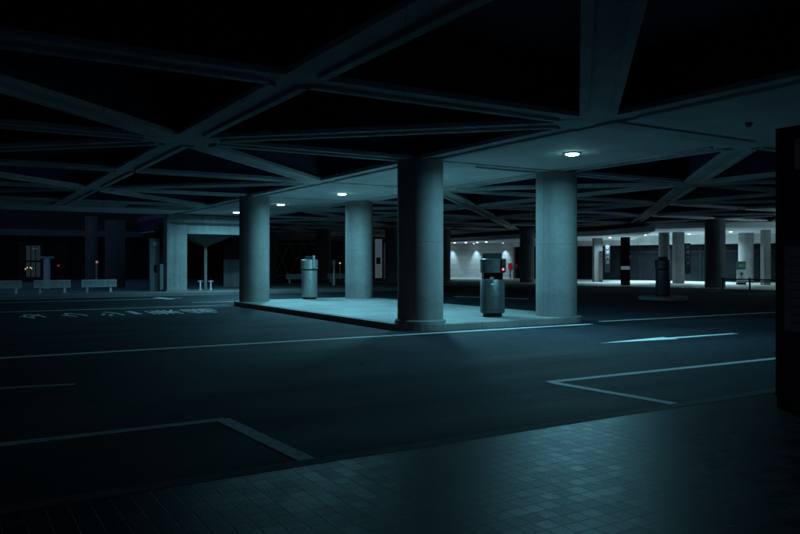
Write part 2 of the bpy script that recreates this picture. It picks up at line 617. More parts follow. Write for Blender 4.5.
column(at(444.5, 56), 0.45, KH, SOF, M['darkcol'], 'black column at the left edge of the lit block wall')

# square pillar and lintel closing the lamp strip
PP = grid(-1.5, 2.5)
o = empty('square_pillar', v3(PP, KH), A_D2)
MB().box(-0.5, 0.5, -0.35, 0.35, 0, SOF - KH).build('shaft', M['pier'], o, bevel=0.02)
MB().box(-0.54, 0.54, -0.39, 0.39, 0, 0.08).build('plinth', M['kerb'], o)
tag(o, 'pale square concrete pillar beside the dark bus stop pylon', 'pillar')
o = empty('lintel_beam', v3(PP + D2 * 0.52, 0), A_D2)
MB().box(0, 3.1, -0.31, 0.31, SOF - 0.98, SOF - 0.05).build('lintel', M['pier'], o)
tag(o, 'lit concrete lintel running from the square pillar over the funnel roofed post', 'beam')

# ------------------------------------------------------------------ coffered canopies
RIB, FL, TOTAL = 0.34, 0.05, 0.60
TOPZ = SOF + 1.02


def canopy(origin, a0, a1, b0, b1, label, cut):
    root = empty('concrete_canopy', v3(origin, 0))
    og = Vector(origin)

    def P(i, j):
        return UU * (i * L) + VV * (j * L)

    def ab(a, b):
        return P((a + b) / 2, (a - b) / 2)

    def beam(fn, lo, hi, stops, lift):
        """fn(t) gives a point of the beam line; stops = [(t, free length at that crossing)]"""
        p, q = fn(lo), fn(hi)
        if (q - p).length < 0.5:
            return
        d = (q - p).normalized()
        k = (q - p).length / (hi - lo)
        ys, ye = (og + p).y, (og + q).y
        if max(ys, ye) < cut:
            return
        tmin, tmax = 0.0, (q - p).length
        if ys < cut:                      # leave out what lies behind the camera
            tmin = (cut - ys) / d.y
        elif ye < cut:
            tmax = (cut - ys) / d.y
        mb = MB()
        z = SOF + lift
        mb.strip(p + d * tmin, p + d * tmax, TOTAL - 0.1, z + FL, z + FL + 0.03)
        pts = [(tmin, 0.0)] + [((t - lo) * k, r) for t, r in stops if tmin + 0.05 < (t - lo) * k < tmax - 0.05] + [(tmax, 0.0)]
        ends = {round((t - lo) * k, 3): r for t, r in stops}
        pts[0] = (tmin, ends.get(round(tmin, 3), 0.0)); pts[-1] = (tmax, ends.get(round(tmax, 3), 0.0))
        for (ta, ra), (tb, rb) in zip(pts, pts[1:]):
            if tb - rb - ta - ra > 0.2:
                for sgn in (-1, 1):
                    mb.strip(p + d * (ta + ra), p + d * (tb - rb), 0.13, z, z + FL + 0.035, sgn * (TOTAL / 2 - 0.065))
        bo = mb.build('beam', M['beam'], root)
        MB().strip(p + d * tmin, p + d * tmax, TOTAL - 0.12, z + FL + 0.025, TOPZ + lift).build('web', M['slab'], bo)  # web sides coloured dark as painted coffer shade

    def rng(lo, hi):
        return range(math.ceil(lo - 1e-6), math.floor(hi + 1e-6) + 1)
    FULL, HALF = 0.725, 0.302
    half = int(max(abs(a0), abs(a1), abs(b0), abs(b1))) + 2
    for i in range(-half, half + 1):
        lo, hi = max(a0 - i, i - b1), min(a1 - i, i - b0)
        if hi - lo > 0.2:
            beam(lambda t: P(i, t), lo, hi, [(t, FULL) for t in rng(lo, hi)], 0.000)
    for j in range(-half, half + 1):
        lo, hi = max(a0 - j, j + b0), min(a1 - j, j + b1)
        if hi - lo > 0.2:
            beam(lambda t: P(t, j), lo, hi, [(t, FULL) for t in rng(lo, hi)], 0.004)
    for a in rng(a0, a1):
        beam(lambda t: ab(a, t), b0, b1, [(t, FULL if (a + t) % 2 == 0 else HALF) for t in rng(b0, b1)], 0.008)
    for b in rng(b0, b1):
        beam(lambda t: ab(t, b), a0, a1, [(t, FULL if (b + t) % 2 == 0 else HALF) for t in rng(a0, a1)], 0.012)
    e = 0.3 / (L * 0.7071)
    MB().quadbox([ab(a0 - e, b0 - e), ab(a1 + e, b0 - e), ab(a1 + e, b1 + e), ab(a0 - e, b1 + e)], TOPZ - 0.02, TOPZ + 0.35).build('roof_slab', M['deck'], root)
    if a0 < 0:                            # broad flat margin along the far edge, over the bench kerb
        MB().quadbox([ab(a0, b0 - 0.06), ab(a1 - 0.05, b0 - 0.06), ab(a1 - 0.05, b0 + 0.55), ab(a0, b0 + 0.55)], SOF - 0.012, SOF + 0.25).build('edge_soffit', M['soffit'], root)
    tag(root, label, 'canopy', 'coffered concrete canopies')
    return root


canopy(N1, -3, 1, -4, 3, 'coffered concrete canopy with criss-cross beams over the near road', -1.0)
N2B = N1 + D2 * WS
canopy(N2B, 1, 7, -9, 2, 'coffered concrete canopy with criss-cross beams between the lamp strip and the bright arcade', 1.0)

# flat strip of ceiling panels between the two canopies
strip_root = empty('ceiling_strip', v3(N1, 0))


def sab(b, t):
    """point on the near edge line at diagonal index b, t metres across the strip"""
    return UU * (L * (1 + b) / 2) + VV * (L * (1 - b) / 2) + D2 * t


for b in range(-4, 5):
    MB().strip(sab(b, 0.2), sab(b, WS - 0.2), 0.5, SOF - 0.006 + 0.016, SOF + 0.6).build('cross_beam', M['beam'], strip_root)
for b in range(-4, 4):
    h = 0.29 / (L * 0.7071)
    MB().quadbox([sab(b + h, 0.34), sab(b + 1 - h, 0.34), sab(b + 1 - h, WS - 0.34), sab(b + h, WS - 0.34)], SOF + 0.035, SOF + 0.3).build('soffit_panel', M['soffit'], strip_root, bevel=0.01)
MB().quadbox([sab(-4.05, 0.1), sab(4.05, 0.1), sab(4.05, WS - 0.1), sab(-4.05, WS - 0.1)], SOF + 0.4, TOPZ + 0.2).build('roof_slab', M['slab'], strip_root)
tag(strip_root, 'flat ceiling strip of smooth panels with round lamps over the traffic island', 'ceiling')

# dark edge beam where the far canopy meets the arcade
G1, G2 = FA + AN * -1.6, FB + AN * -1.6


zc = SOF - 0.03
pc0, pc1 = N1 + sab(0.02, 1.6), N1 + sab(0.02, WS - 0.7)
o = empty('conduit', v3(pc0, 0))
q = pc1 - pc0
MB().bar((0, 0, zc), (q.x, q.y, zc), 0.022).build('pipe', M['steel'], o)
MB().bar((0, 0, zc), (0, 0, SOF + 0.03), 0.03).build('junction_box', M['steel'], o)
tag(o, 'thin conduit clipped under the cross beam between the nearest column and the lit one', 'pipe')

# ------------------------------------------------------------------ lamps in the strip
def area(name, parent, loc, size, power, col, spread=180.0, rot=(0, 0, 0)):
    li = bpy.data.lights.new(name, 'AREA')
    li.shape = 'DISK'
    li.size = size
    li.energy = power
    li.color = col
    li.spread = math.radians(spread)
    o = bpy.data.objects.new(name, li)
    COL.objects.link(o)
    o.location = loc
    o.rotation_euler = rot
    o.parent = parent
    return o


TEAL = (0.235, 0.77, 1.0)
LAB = {
    3: 'round ceiling lamp farthest right in the strip, above the road beyond the frame',
    2: 'round ceiling lamp over the road at the right end of the strip',
    1: 'round ceiling lamp out of sight right of the biggest lamp',
    0: 'largest glowing round ceiling lamp, above the lit column beside the tall kiosk',
    -1: 'round ceiling lamp hidden behind the nearest column',
    -2: 'glowing round ceiling lamp above the column at the back of the island',
    -3: 'small glowing ceiling lamp above the short steel kiosk, second of the far pair',
    -4: 'smallest glowing ceiling lamp beside the lintel, next to the left tip column',
}
for b in (0, -1, -2, -3, -4):
    p = N1 + sab(b + 0.5, WS / 2)
    z = SOF + 0.035
    o = empty('ceiling_lamp', v3(p, z))
    MB().lathe([(0.155, -0.03), (0.17, -0.028), (0.18, 0.0), (0.15, 0.0)], seg=32).build('trim_ring', M['white'], o, smooth=True)
    MB().lathe([(0.02, -0.066), (0.09, -0.06), (0.135, -0.046), (0.15, -0.028)], seg=32).build('lens', M['lamp'], o, smooth=True)
    area('lamp_light', o, (0, 0, -0.075), 0.42, 172.0, TEAL, 173.0)
    tag(o, LAB[b], 'lamp', 'round lamps in the ceiling strip')

# small dome on the panel at the right end of the strip
p = un(748, 262 + 10) if False else at(748, 0)
dpz = F * (SOF - CAM_H) / (262 - 124.7)
o = empty('ceiling_sensor', v3(at(748, dpz), SOF + 0.035))
MB().lathe([(0.01, -0.09), (0.05, -0.08), (0.07, -0.05), (0.075, -0.02), (0.09, 0.0)], seg=24).build('sensor_dome', M['steel'], o, smooth=True)
tag(o, 'small dome sensor on the plain ceiling panel at upper right', 'sensor')


# ------------------------------------------------------------------ kiosks
def make_kiosk():
    o = empty('ticket_kiosk')
    MB().lathe([(0.255, 0), (0.255, 0.1)], seg=40).build('plinth', M['black'], o, smooth=True)
    body = MB().lathe([(0.30, 0.1), (0.325, 0.115), (0.325, 0.97), (0.315, 0.985)], seg=56).build('body', M['darksteel'], o, smooth=True)
    MB().box(-0.05, 0.03, -0.332, -0.31, 0.86, 0.885).build('badge', M['white'], body)
    MB().lathe([(0.29, 0.985), (0.29, 1.17)], seg=32, a0=0.25, a1=math.pi - 0.25).build('neck', M['black'], o, smooth=True)
    sm = MB()
    sm.box(-0.2, -0.194, -0.262, -0.25, 0.16, 0.93); sm.box(0.2, 0.206, -0.262, -0.25, 0.16, 0.93)
    sm.box(-0.33, 0.33, -0.001, 0.001, 0.2, 0.206)
    sm.lathe([(0.327, 0.196), (0.327, 0.204)], seg=56)
    sm.build('seam', M['black'], body)
    sl = MB(); sl.box(0.06, 0.14, -0.322, -0.30, 0.72, 0.735); sl.lathe([(0.012, 0.6), (0.012, 0.62)], cx=0.1, cy=-0.315, seg=12)
    sl.build('lock', M['steel'], body)
    t = MB()
    t.box(-0.2, 0.14, -0.2, 0.0, 0.986, 1.0); t.box(-0.08, 0.02, -0.24, -0.16, 1.0, 1.06)
    t.box(-0.27, -0.23, -0.1, 0.02, 0.985, 1.17)
    t.build('tray', M['steel'], o)
    head = MB().lathe([(0.31, 1.165), (0.325, 1.175), (0.325, 1.525), (0.31, 1.54)], seg=56).build('head', M['darksteel'], o, smooth=True)
    pass
    MB().box(-0.27, 0.24, -0.16, 0.16, 1.54, 1.69).build('top_box', M['black'], o, bevel=0.01)
    MB().lathe([(0.328, 1.475), (0.328, 1.485)], seg=56).build('head_seam', M['black'], head)
    rd_ = MB().box(0.22, 0.335, -0.31, -0.1, 1.18, 1.54).build('reader', M['black'], o, bevel=0.008)
    MB().lathe([(0.028, 0.0), (0.02, 0.018), (0.005, 0.022)], seg=16).build('pilot_lamp', M['red'], rd_, smooth=True)
    pl = [c for c in rd_.children][0]
    pl.location = (0.262, -0.31, 1.262); pl.rotation_euler = (math.pi / 2, 0, 0)
    return o


k1 = make_kiosk()
K1P = at(492.5, 19.55)
k1.location = v3(K1P, KH + 0.006)
k1.rotation_euler = (0, 0, math.atan2(-K1P.x, K1P.y) + 0.05)
tag(k1, 'tall dark cylindrical ticket kiosk with a glowing red pilot lamp on the island', 'kiosk', 'cylindrical ticket kiosks')


def make_kiosk_back():
    """the same machine from its rear: plain steel drum under a wider collar, with a grab bar"""
    o = empty('ticket_kiosk')
    MB().lathe([(0.265, 0), (0.265, 0.08)], seg=40).build('plinth', M['black'], o, smooth=True)
    MB().lathe([(0.295, 0.08), (0.305, 0.1), (0.305, 1.11), (0.28, 1.13)], seg=56).build('body', M['steel'], o, smooth=True)
    MB().lathe([(0.26, 1.13), (0.26, 1.17)], seg=40).build('neck', M['black'], o, smooth=True)
    MB().lathe([(0.31, 1.17), (0.33, 1.18), (0.33, 1.53), (0.31, 1.55)], seg=56).build('head', M['steel'], o, smooth=True)
    MB().box(-0.19, 0.17, -0.14, 0.14, 1.55, 1.68).build('top_box', M['black'], o, bevel=0.01)
    MB().box(0.13, 0.21, -0.375, -0.30, 1.22, 1.7).build('grab_bar', M['steel'], o, bevel=0.01)
    return o


k2 = make_kiosk_back()
K2P = at(309.5, 28.9)
k2.location = v3(K2P, KH + 0.006)
k2.rotation_euler = (0, 0, math.atan2(-K2P.x, K2P.y))
tag(k2, 'steel cylindrical ticket kiosk between the two rear island columns', 'kiosk', 'cylindrical ticket kiosks')
k3 = copy_tree(k2)
K3P = at(663, 31.6)
k3.location = v3(K3P, KH)
k3.rotation_euler = (0, 0, math.atan2(-K3P.x, K3P.y) + 2.9)
for ch in k3.children_recursive:
    if ch.data.materials[0] == M['steel']:
        ch.data = ch.data.copy()
        ch.data.materials[0] = M['darksteel']  # darker steel paints this kiosk as unlit
tag(k3, 'unlit cylindrical ticket kiosk alone in the dark before the bright arcade', 'kiosk', 'cylindrical ticket kiosks')
m = MB(); m.lathe([(1.0, -0.05), (1.0, KH - 0.02), (0.97, KH)], cx=K3P.x, cy=K3P.y, seg=40)
struct(m.build('kiosk_island', M['benchpave']))


# ------------------------------------------------------------------ benches
def make_bench():
    o = empty('bench')
    MB().box(-0.76, 0.76, -0.24, 0.24, 0.36, 0.40).build('seat', M['benchmetal'], o, bevel=0.008)
    f = MB()
    f.box(-0.77, 0.77, -0.27, -0.245, 0.585, 0.62); f.box(-0.77, 0.77, -0.27, -0.245, 0.27, 0.30)
    f.box(-0.77, -0.735, -0.27, -0.245, 0.30, 0.585); f.box(0.735, 0.77, -0.27, -0.245, 0.30, 0.585)
    f.box(-0.27, -0.245, -0.27, -0.245, 0.30, 0.585); f.box(0.245, 0.27, -0.27, -0.245, 0.30, 0.585)
    b = f.build('back_frame', M['benchmetal'], o)
    s = MB()
    x = -0.72
    while x < 0.72:
        s.box(x, x + 0.014, -0.262, -0.252, 0.30, 0.585)
        x += 0.026
    s.build('back_slats', M['benchmetal'], b)
    for sx in (-0.52, 0.52):
        l = MB()
        l.box(sx - 0.05, sx + 0.05, -0.1, 0.1, 0.02, 0.36)
        l.build('leg', M['white'], o, bevel=0.006)
        l = MB(); l.box(sx - 0.11, sx + 0.11, -0.18, 0.18, 0.0, 0.025)
        l.build('foot_plate', M['steel'], o)
    return o


BD = 37.7
blabs = ['metal bench alone on the right at far left, nearest to the bus stop pylon',
         'metal bench in front of the tee shaped post at far left',
         'metal bench cut by the left picture edge',
         'low metal bench left of the steel kiosk behind the island',
         'low metal bench half hidden behind the column at the back of the island']
bench0 = make_bench()
for k, (px, s, lb) in enumerate([(99, BD, blabs[0]), (52.5, BD, blabs[1]), (3, BD, blabs[2]), (297, 47.5, blabs[3]), (338, 47.5, blabs[4])]):
    kk = (px - 400) / F
    y = s / (-0.521 * kk + 0.8536)
    p = Vector((kk * y, y))
    b = bench0 if k == 0 else copy_tree(bench0)
    b.location = v3(p, KH)
    b.rotation_euler = (0, 0, A_D2 - 0.12 if k < 3 else 0.25)
    tag(b, lb, 'bench', 'metal benches on the far pavement')

# tee shaped post behind the middle bench
TP = at(46.8, 40)
o = empty('tee_post', v3(TP, KH), A_D2)
MB().lathe([(0.17, 0), (0.17, 1.6), (0.15, 1.64)], seg=24).build('post', M['benchmetal'], o, smooth=True)
MB().box(-0.62, 0.36, -0.14, 0.14, 1.64, 1.76).build('cap', M['steel'], o, bevel=0.02)
tag(o, 'pale round post with a flat tee shaped cap behind the middle bench', 'post')

# bus stop pylon in front of a half frosted glass booth
SP = at(154.5, 37.2)
o = empty('glass_booth', v3(SP + Vector((-0.05, 2.2)), KH), A_D2 - 0.45)
MB().box(-0.5, 0.5, -0.5, 0.5, 0.0, 1.35).build('frosted_panel', M['frost'], o)
MB().box(-0.48, 0.48, -0.48, 0.48, 1.36, 3.1).build('clear_panel', M['glass'], o)
f = MB()
for x in (-0.55, 0.5):
    for y in (-0.55, 0.5):
        f.box(x, x + 0.05, y, y + 0.05, 0, 3.12)
f.box(-0.57, 0.57, -0.57, 0.57, 3.12, 3.22)
f.build('frame', M['black'], o)
tag(o, 'dark glass booth with frosted lower panes behind the bus stop pylon', 'booth')


def glyph_column(o, chars, x, y, z, size, gap, mat):
    mt0 = Matrix.Rotation(math.pi / 2, 4, 'X')
    for k, ch in enumerate(chars):
        text_mesh('lettering', ch, size, mat, o, Matrix.Translation((x, y, z - k * gap)) @ mt0)


o = empty('bus_stop_pylon', v3(SP, KH), math.atan2(-SP.x, SP.y) + 0.3)
MB().box(-0.25, 0.25, -0.09, 0.09, 0.0, 2.65).build('board', M['greysign'], o, bevel=0.01)
MB().box(-0.09, 0.09, -0.097, -0.091, 2.28, 2.47).build('pictogram', M['white'], o)
glyph_column(o, 'タクシー', 0.0, -0.094, 2.08, 0.2, 0.22, M['white'])
MB().box(-0.07, 0.1, -0.096, -0.091, 0.92, 1.3).build('timetable', M['black'], o)
tag(o, 'narrow taxi stop pylon with white vertical lettering left of the square pillar', 'sign')

# funnel roofed post with two small tee stands under the lintel
FP = at(205.5, 39.5)
o = empty('funnel_canopy', v3(FP, KH), A_D2)
MB().lathe([(0.085, 0), (0.085, 2.35)], seg=20).build('post', M['pier'], o, smooth=True)
bm = MB()
lo = [bm.bm.verts.new((x * 0.1, y * 0.1, 2.3)) for x, y in ((-1, -1), (1, -1), (1, 1), (-1, 1))]
hi = [bm.bm.verts.new((x * 2.3, y * 2.3, 3.45)) for x, y in ((-1, -1), (1, -1), (1, 1), (-1, 1))]
bm.bm.faces.new(list(reversed(lo))); bm.bm.faces.new(hi)
for k in range(4):
    bm.bm.faces.new((lo[k], lo[(k + 1) % 4], hi[(k + 1) % 4], hi[k]))
bm.build('funnel_roof', M['darkcol'], o)
tag(o, 'thin post carrying an inverted pyramid roof under the lintel', 'shelter')
ts = empty('tee_stand')
MB().lathe([(0.1, 0), (0.1, 0.02), (0.035, 0.03), (0.035, 0.5)], seg=16).build('post', M['white'], ts, smooth=True)
MB().box(-0.13, 0.13, -0.05, 0.05, 0.42, 0.48).build('crossbar', M['steel'], ts)
for k, (px, lb) in enumerate([(200.3, 'small white tee stand left of the funnel roofed post'), (210.8, 'small white tee stand right of the funnel roofed post')]):
    t = ts if k == 0 else copy_tree(ts)
    t.location = v3(at(px, 38.6), KH)
    t.rotation_euler = (0, 0, 0.3)
    tag(t, lb, 'stand', 'tee stands by the funnel roofed post')

# glazed wall end right of the funnel post
WP = at(234, 44)
o = empty('partition_wall', v3(WP, KH), 0.2)
MB().box(-0.6, 0.9, -0.1, 0.1, 0, 1.6).build('lower_panel', M['pier'], o)
MB().box(-0.6, 0.9, -0.08, 0.08, 1.61, 3.4).build('upper_glass', M['glass'], o)
MB().box(-0.62, 0.92, -0.12, 0.12, 3.41, 3.55).build('header', M['darkcol'], o)
tag(o, 'partition with a pale lower panel and dark glass behind the left tip column', 'wall')

# lamp post with a pink light, and a slim pole with a ball
o = empty('signal_post', v3(at(96.8, 52), KH))
MB().lathe([(0.09, 0), (0.09, 1.35), (0.06, 1.38)], seg=16).build('post', M['steel'], o, smooth=True)
MB().lathe([(0.02, 1.38), (0.07, 1.4), (0.085, 1.46), (0.07, 1.52), (0.02, 1.54)], seg=16).build('lamp', glow('pink_lamp', (1.0, 0.35, 0.35), 0.25), o, smooth=True)
tag(o, 'short post with a pinkish light behind the bench at far left', 'post')
o = empty('slim_post', v3(at(334, 46), KH))
MB().lathe([(0.11, 0), (0.11, 0.6), (0.07, 0.75), (0.08, 1.2), (0.13, 1.3), (0.13, 1.55), (0.05, 1.6)], seg=20).build('post', M['steel'], o, smooth=True)
tag(o, 'slim waisted bollard behind the bench right of the steel kiosk', 'bollard')
o = empty('signal_post', v3(at(340, 60), KH))
MB().bar((0, 0, 0), (0, 0, 1.3), 0.05).build('post', M['steel'], o)
MB().lathe([(0.02, 1.3), (0.07, 1.33), (0.07, 1.4), (0.02, 1.43)], seg=12).build('lamp', glow('pale_lamp', (1.0, 0.7, 0.65), 0.35), o)
tag(o, 'thin post with a faint pale light near the waisted bollard', 'post')

# ------------------------------------------------------------------ added dark building, closes off the sky behind the benches
TD = rd(66, -8)
o = empty('backdrop_building', v3(TD, 0), A_D2)
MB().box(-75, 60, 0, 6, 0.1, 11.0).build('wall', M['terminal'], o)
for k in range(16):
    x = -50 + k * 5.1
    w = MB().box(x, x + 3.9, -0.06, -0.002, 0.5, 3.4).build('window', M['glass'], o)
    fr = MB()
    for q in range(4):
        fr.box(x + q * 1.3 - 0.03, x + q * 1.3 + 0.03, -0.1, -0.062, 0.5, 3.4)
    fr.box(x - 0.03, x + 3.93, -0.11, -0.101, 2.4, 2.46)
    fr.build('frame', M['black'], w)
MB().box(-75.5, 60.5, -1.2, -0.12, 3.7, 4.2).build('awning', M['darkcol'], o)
tag(o, 'long dark building with glazed front, added to close the view behind the benches', 'building')

# latticed steel truss in front of it
LP0, LP1 = at(275, 62), at(318, 62)
o = empty('lattice_truss', v3(LP0, KH))
f = MB(); g = MB()
w = (LP1 - LP0).length
for x in (0, w):
    f.bar((x, 0, 0), (x, 0, 3.0), 0.08)
f.bar((0, 0, 3.0), (w, 0, 3.0), 0.1); f.bar((0, 0, 0.3), (w, 0, 0.3), 0.08)
f.build('frame', M['pier'], o)
n = 3
for k in range(n):
    xa, xb = w * k / n, w * (k + 1) / n
    g.bar((xa, 0.02, 0.3), (xb, 0.02, 3.0), 0.055); g.bar((xb, -0.02, 0.3), (xa, -0.02, 3.0), 0.055)
g.build('diagonals', M['pier'], o)
tag(o, 'faint lattice truss of crossed bars behind the steel kiosk', 'truss')

# lit doorway panels seen between columns
for px0, px1, yb, yt, mt, lb in ((375, 382, 278, 239, 'coldwin', 'narrow bright panel with a small dark window right of the rear island column'),
                                 (384, 388.5, 279, 243, 'dimwin', 'dim grey panel beside the narrow bright panel')):
    d = 56.0
    p0, p1 = at(px0, d), at(px1, d)
    z0, z1 = CAM_H + (262 - yb) / F * d, CAM_H + (262 - yt) / F * d
    o = empty('lit_panel', v3(p0, 0))
    ww = p1.x - p0.x
    MB().box(0, ww, 0, 0.12, z0, z1).build('panel', M[mt], o)
    MB().box(-0.06, ww + 0.06, 0.02, 0.16, KH, z0 - 0.01).build('foot', M['black'], o)
    if mt == 'coldwin':
        MB().box(0.1, 0.42, -0.02, -0.004, CAM_H - 0.15, CAM_H + 0.35).build('window', M['black'], o)
    tag(o, lb, 'panel')

# distant building with a gridded facade and a few lit rooms, far left
d = 75.0
p0, p1 = at(21, d), at(41, d)
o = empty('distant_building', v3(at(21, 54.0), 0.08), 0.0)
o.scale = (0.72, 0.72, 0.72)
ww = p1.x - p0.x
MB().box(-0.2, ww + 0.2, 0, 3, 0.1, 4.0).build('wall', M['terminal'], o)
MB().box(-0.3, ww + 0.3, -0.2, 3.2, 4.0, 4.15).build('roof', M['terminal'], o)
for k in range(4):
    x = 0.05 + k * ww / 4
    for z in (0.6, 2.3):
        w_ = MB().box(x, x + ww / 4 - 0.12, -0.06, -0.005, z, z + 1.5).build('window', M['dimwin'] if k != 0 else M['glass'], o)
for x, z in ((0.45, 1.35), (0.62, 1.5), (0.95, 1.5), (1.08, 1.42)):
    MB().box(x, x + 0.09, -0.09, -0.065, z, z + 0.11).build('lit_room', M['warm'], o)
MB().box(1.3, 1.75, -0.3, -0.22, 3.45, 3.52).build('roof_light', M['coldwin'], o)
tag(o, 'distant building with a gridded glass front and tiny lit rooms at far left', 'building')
for k, (px, py, col, s, lb) in enumerate([(52.3, 266.6, (1, 0.75, 0.7), 0.5, 'tiny pale signal light right of the tee shaped post'), (58.5, 265.6, (1, 0.08, 0.1), 0.15, 'tiny red signal light farther right of the tee shaped post')]):
    d = 60.0
    z = CAM_H + (262 - py) / F * d
    o = empty('signal_light', v3(at(px, d), KH))
    MB().bar((0, 0, 0), (0, 0, z - KH - 0.08), 0.03).build('post', M['black'], o)
    MB().lathe([(0.02, z - KH - 0.08), (0.08, z - KH - 0.05), (0.08, z - KH + 0.05), (0.02, z - KH + 0.08)], seg=12).build('lamp', glow('signal_%d' % k, col, s), o)
    tag(o, lb, 'signal light')

# ------------------------------------------------------------------ the bright arcade
ACZ = CAM_H + 1.40                   # arcade ceiling
AROT = math.atan2(AD.y, AD.x)
LEN = (FB - FA).length


def ar(s, t):
    """s metres along the kerb from F1, t metres into the arcade"""
    return F1 + AD * s + AN * t


arc = empty('arcade_building', v3(F1, 0), AROT)
S0, S1 = -12.0, (F2 - F1).length + 22
LT = 15.2                            # depth of the arcade


def arhit(px, t):
    """s where the sight line through px meets the plane t metres into the arcade"""
    k = (px - 400.0) / F
    P0 = ar(0, t)
    return (k * P0.y - P0.x) / (AD.x - k * AD.y)


def asz(px, py, t):
    s = arhit(px, t)
    p = ar(s, t)
    return s, CAM_H + (262 - py) / F * p.y


arc.location = (0, 0, 0)
arc.rotation_euler = (0, 0, 0)
LC, HC = 3.36, 3.65                   # the lower left and the higher right ceiling slab
SA = at(655, 41.5)                    # front corner where the two slabs meet
LEFT = [at(415, 69), at(455, 63.8), at(520, 54.7), at(600, 49), SA, SA + VV * 34, ar(-14, LT + 8)]
RIGHT = [SA + VV * 4.2 + UU * 0.03, at(705, 43.7), at(800, 43.4), ar(27, 2.5), ar(S1, 2.5), ar(S1, LT + 8), SA + VV * 34 + UU * 0.03]
MB().quadbox(LEFT, LC, LC + 0.34).build('ceiling', M['arcade_ceiling'], arc)
MB().quadbox(RIGHT, HC, HC + 0.34).build('ceiling', M['arcade_ceiling'], arc)
xa, xb = arhit(449, LT), arhit(513, LT)


def abox(mb, s0, s1, t0, t1, z0, z1):
    return mb.quadbox([ar(s0, t0), ar(s1, t0), ar(s1, t1), ar(s0, t1)], z0, z1)


bw = MB().box(0, xb - xa + 9, 0, 0.4, KH, 3.35).build('block_wall', M['block'], arc)
bw.location = v3(ar(xa - 9, LT), 0)
bw.rotation_euler = (0, 0, AROT)
# recessed dark glazing right of the block wall
xd, xe = xb + 0.02, S1
abox(MB(), xd, xe, LT + 0.5, LT + 0.8, KH, 3.2).build('glazing', M['glass'], arc)
fr = MB()
x = xd + 0.4
while x < xe - 0.5:
    abox(fr, x, x + 0.09, LT + 0.42, LT + 0.49, KH, 3.2)
    x += 1.55
abox(fr, xd, xe, LT + 0.40, LT + 0.415, 2.35, 2.47)
fr.build('glazing_frame', M['black'], arc)
abox(MB(), xd, xe, LT - 0.1, LT + 0.38, 2.95, 4.3).build('header', M['beam'], arc)
abox(MB(), S0, S1, LT + 6, LT + 8, 0.1, 5.0).build('rear_wall', M['terminal'], arc)
tag(arc, 'brightly lit arcade with a white ceiling and block wall beyond the dark road', 'building')

# piers of the arcade
pier_l = {598.5: 'pale square pier left of the small vertical sign in the arcade', 680: 'brightest square pier, right of the unlit kiosk in the arcade', 767.5: 'thin pale pier at the right end of the arcade beside the dark totem'}
for px, w, t, d in ((598.5, 0.62, 9.0, 0.6), (680, 0.62, 9.0, 0.6), (767.5, 0.42, 9.0, 0.5)):
    s = arhit(px, t)
    o = empty('arcade_pier', v3(ar(s, t), KH), 0.0)
    MB().box(-w / 2, w / 2, 0, d, 0, (LC if px < 640 else HC) - KH + 0.01).build('shaft', M['pier'], o, bevel=0.015)
    tag(o, pier_l[px], 'pier', 'square piers of the arcade')
column(ar(arhit(746, 13.6), 13.6), 0.5, KH, HC + 0.01, M['pier'], 'round arcade column behind the green and white sign', 'round arcade columns')
column(ar(arhit(664, 9.5), 9.5), 0.36, KH, HC + 0.01, M['darkcol'], 'dim round arcade column rising behind the unlit kiosk', 'round arcade columns')

# downlights of the arcade ceiling
ARC = (0.50, 0.86, 1.0)


def downlight(p, cz, power, lb, size=0.2, spread=150):
    o = empty('downlight', v3(p, cz))
    MB().lathe([(0.1, -0.012), (0.125, -0.006), (0.13, 0.0)], seg=20).build('trim_ring', M['white'], o)
    MB().lathe([(0.02, -0.03), (0.08, -0.024), (0.095, -0.013)], seg=20).build('lens', M['arclamp'], o)
    area('downlight_beam', o, (0, 0, -0.04), size, power, ARC, spread)
    tag(o, lb, 'downlight', 'downlights in the arcade ceiling')


ordw = ['first', 'second', 'third', 'fourth', 'fifth', 'sixth', 'seventh', 'eighth', 'ninth', 'tenth']


def ceil_hit(px, py):
    cz = LC if px < 640 else HC
    d = F * (cz - CAM_H) / (262 - py)
    p = at(px, d)
    t = (p - F1).dot(AN)
    if t > LT - 2.4:
        p = p - AN * (t - LT + 2.4)
    return p, cz


dl = [(454.7, 242.6), (460.2, 243.3), (466, 244.4), (486.3, 241.8), (491, 242.7), (495.5, 243.5), (610, 237.4), (640, 235.2), (647, 240.6), (662, 240.2), (665.5, 234.4), (681, 240.3), (697, 239.0), (730.7, 231.6), (736.7, 238.3), (758, 237.8)]  # second shop-side lamp is added to light the stop totem
for k, (px, py) in enumerate(sorted(dl)):
    p, cz = ceil_hit(px, py)
    side = 'over the block wall side' if px < 520 else 'over the shop side'
    n = sorted(dl).index((px, py)) - (0 if px < 520 else 6)
    downlight(p, cz, 12.0 if px < 520 else (75.0 if p.y < 57 else 17.0), 'small arcade downlight %s, %s from the left' % (side, ordw[n]))
# added unseen lights beyond the right picture edge, brightening the far canopy beams
for k, (s, t) in enumerate([(27.5, 4.2), (31.5, 4.2), (35.5, 4.2), (39.5, 4.2), (29.5, 8.2), (37.5, 8.2)]):
    downlight(ar(s, t), HC, 270.0, 'added downlight beyond the right picture edge, out of sight behind the dark totem')
    # these six look alike and none of them shows
for o in [x for x in bpy.data.objects if x.get('category') == 'downlight' and 'beyond' in x['label']]:
    o['group'] = 'added downlights beyond the right picture edge'
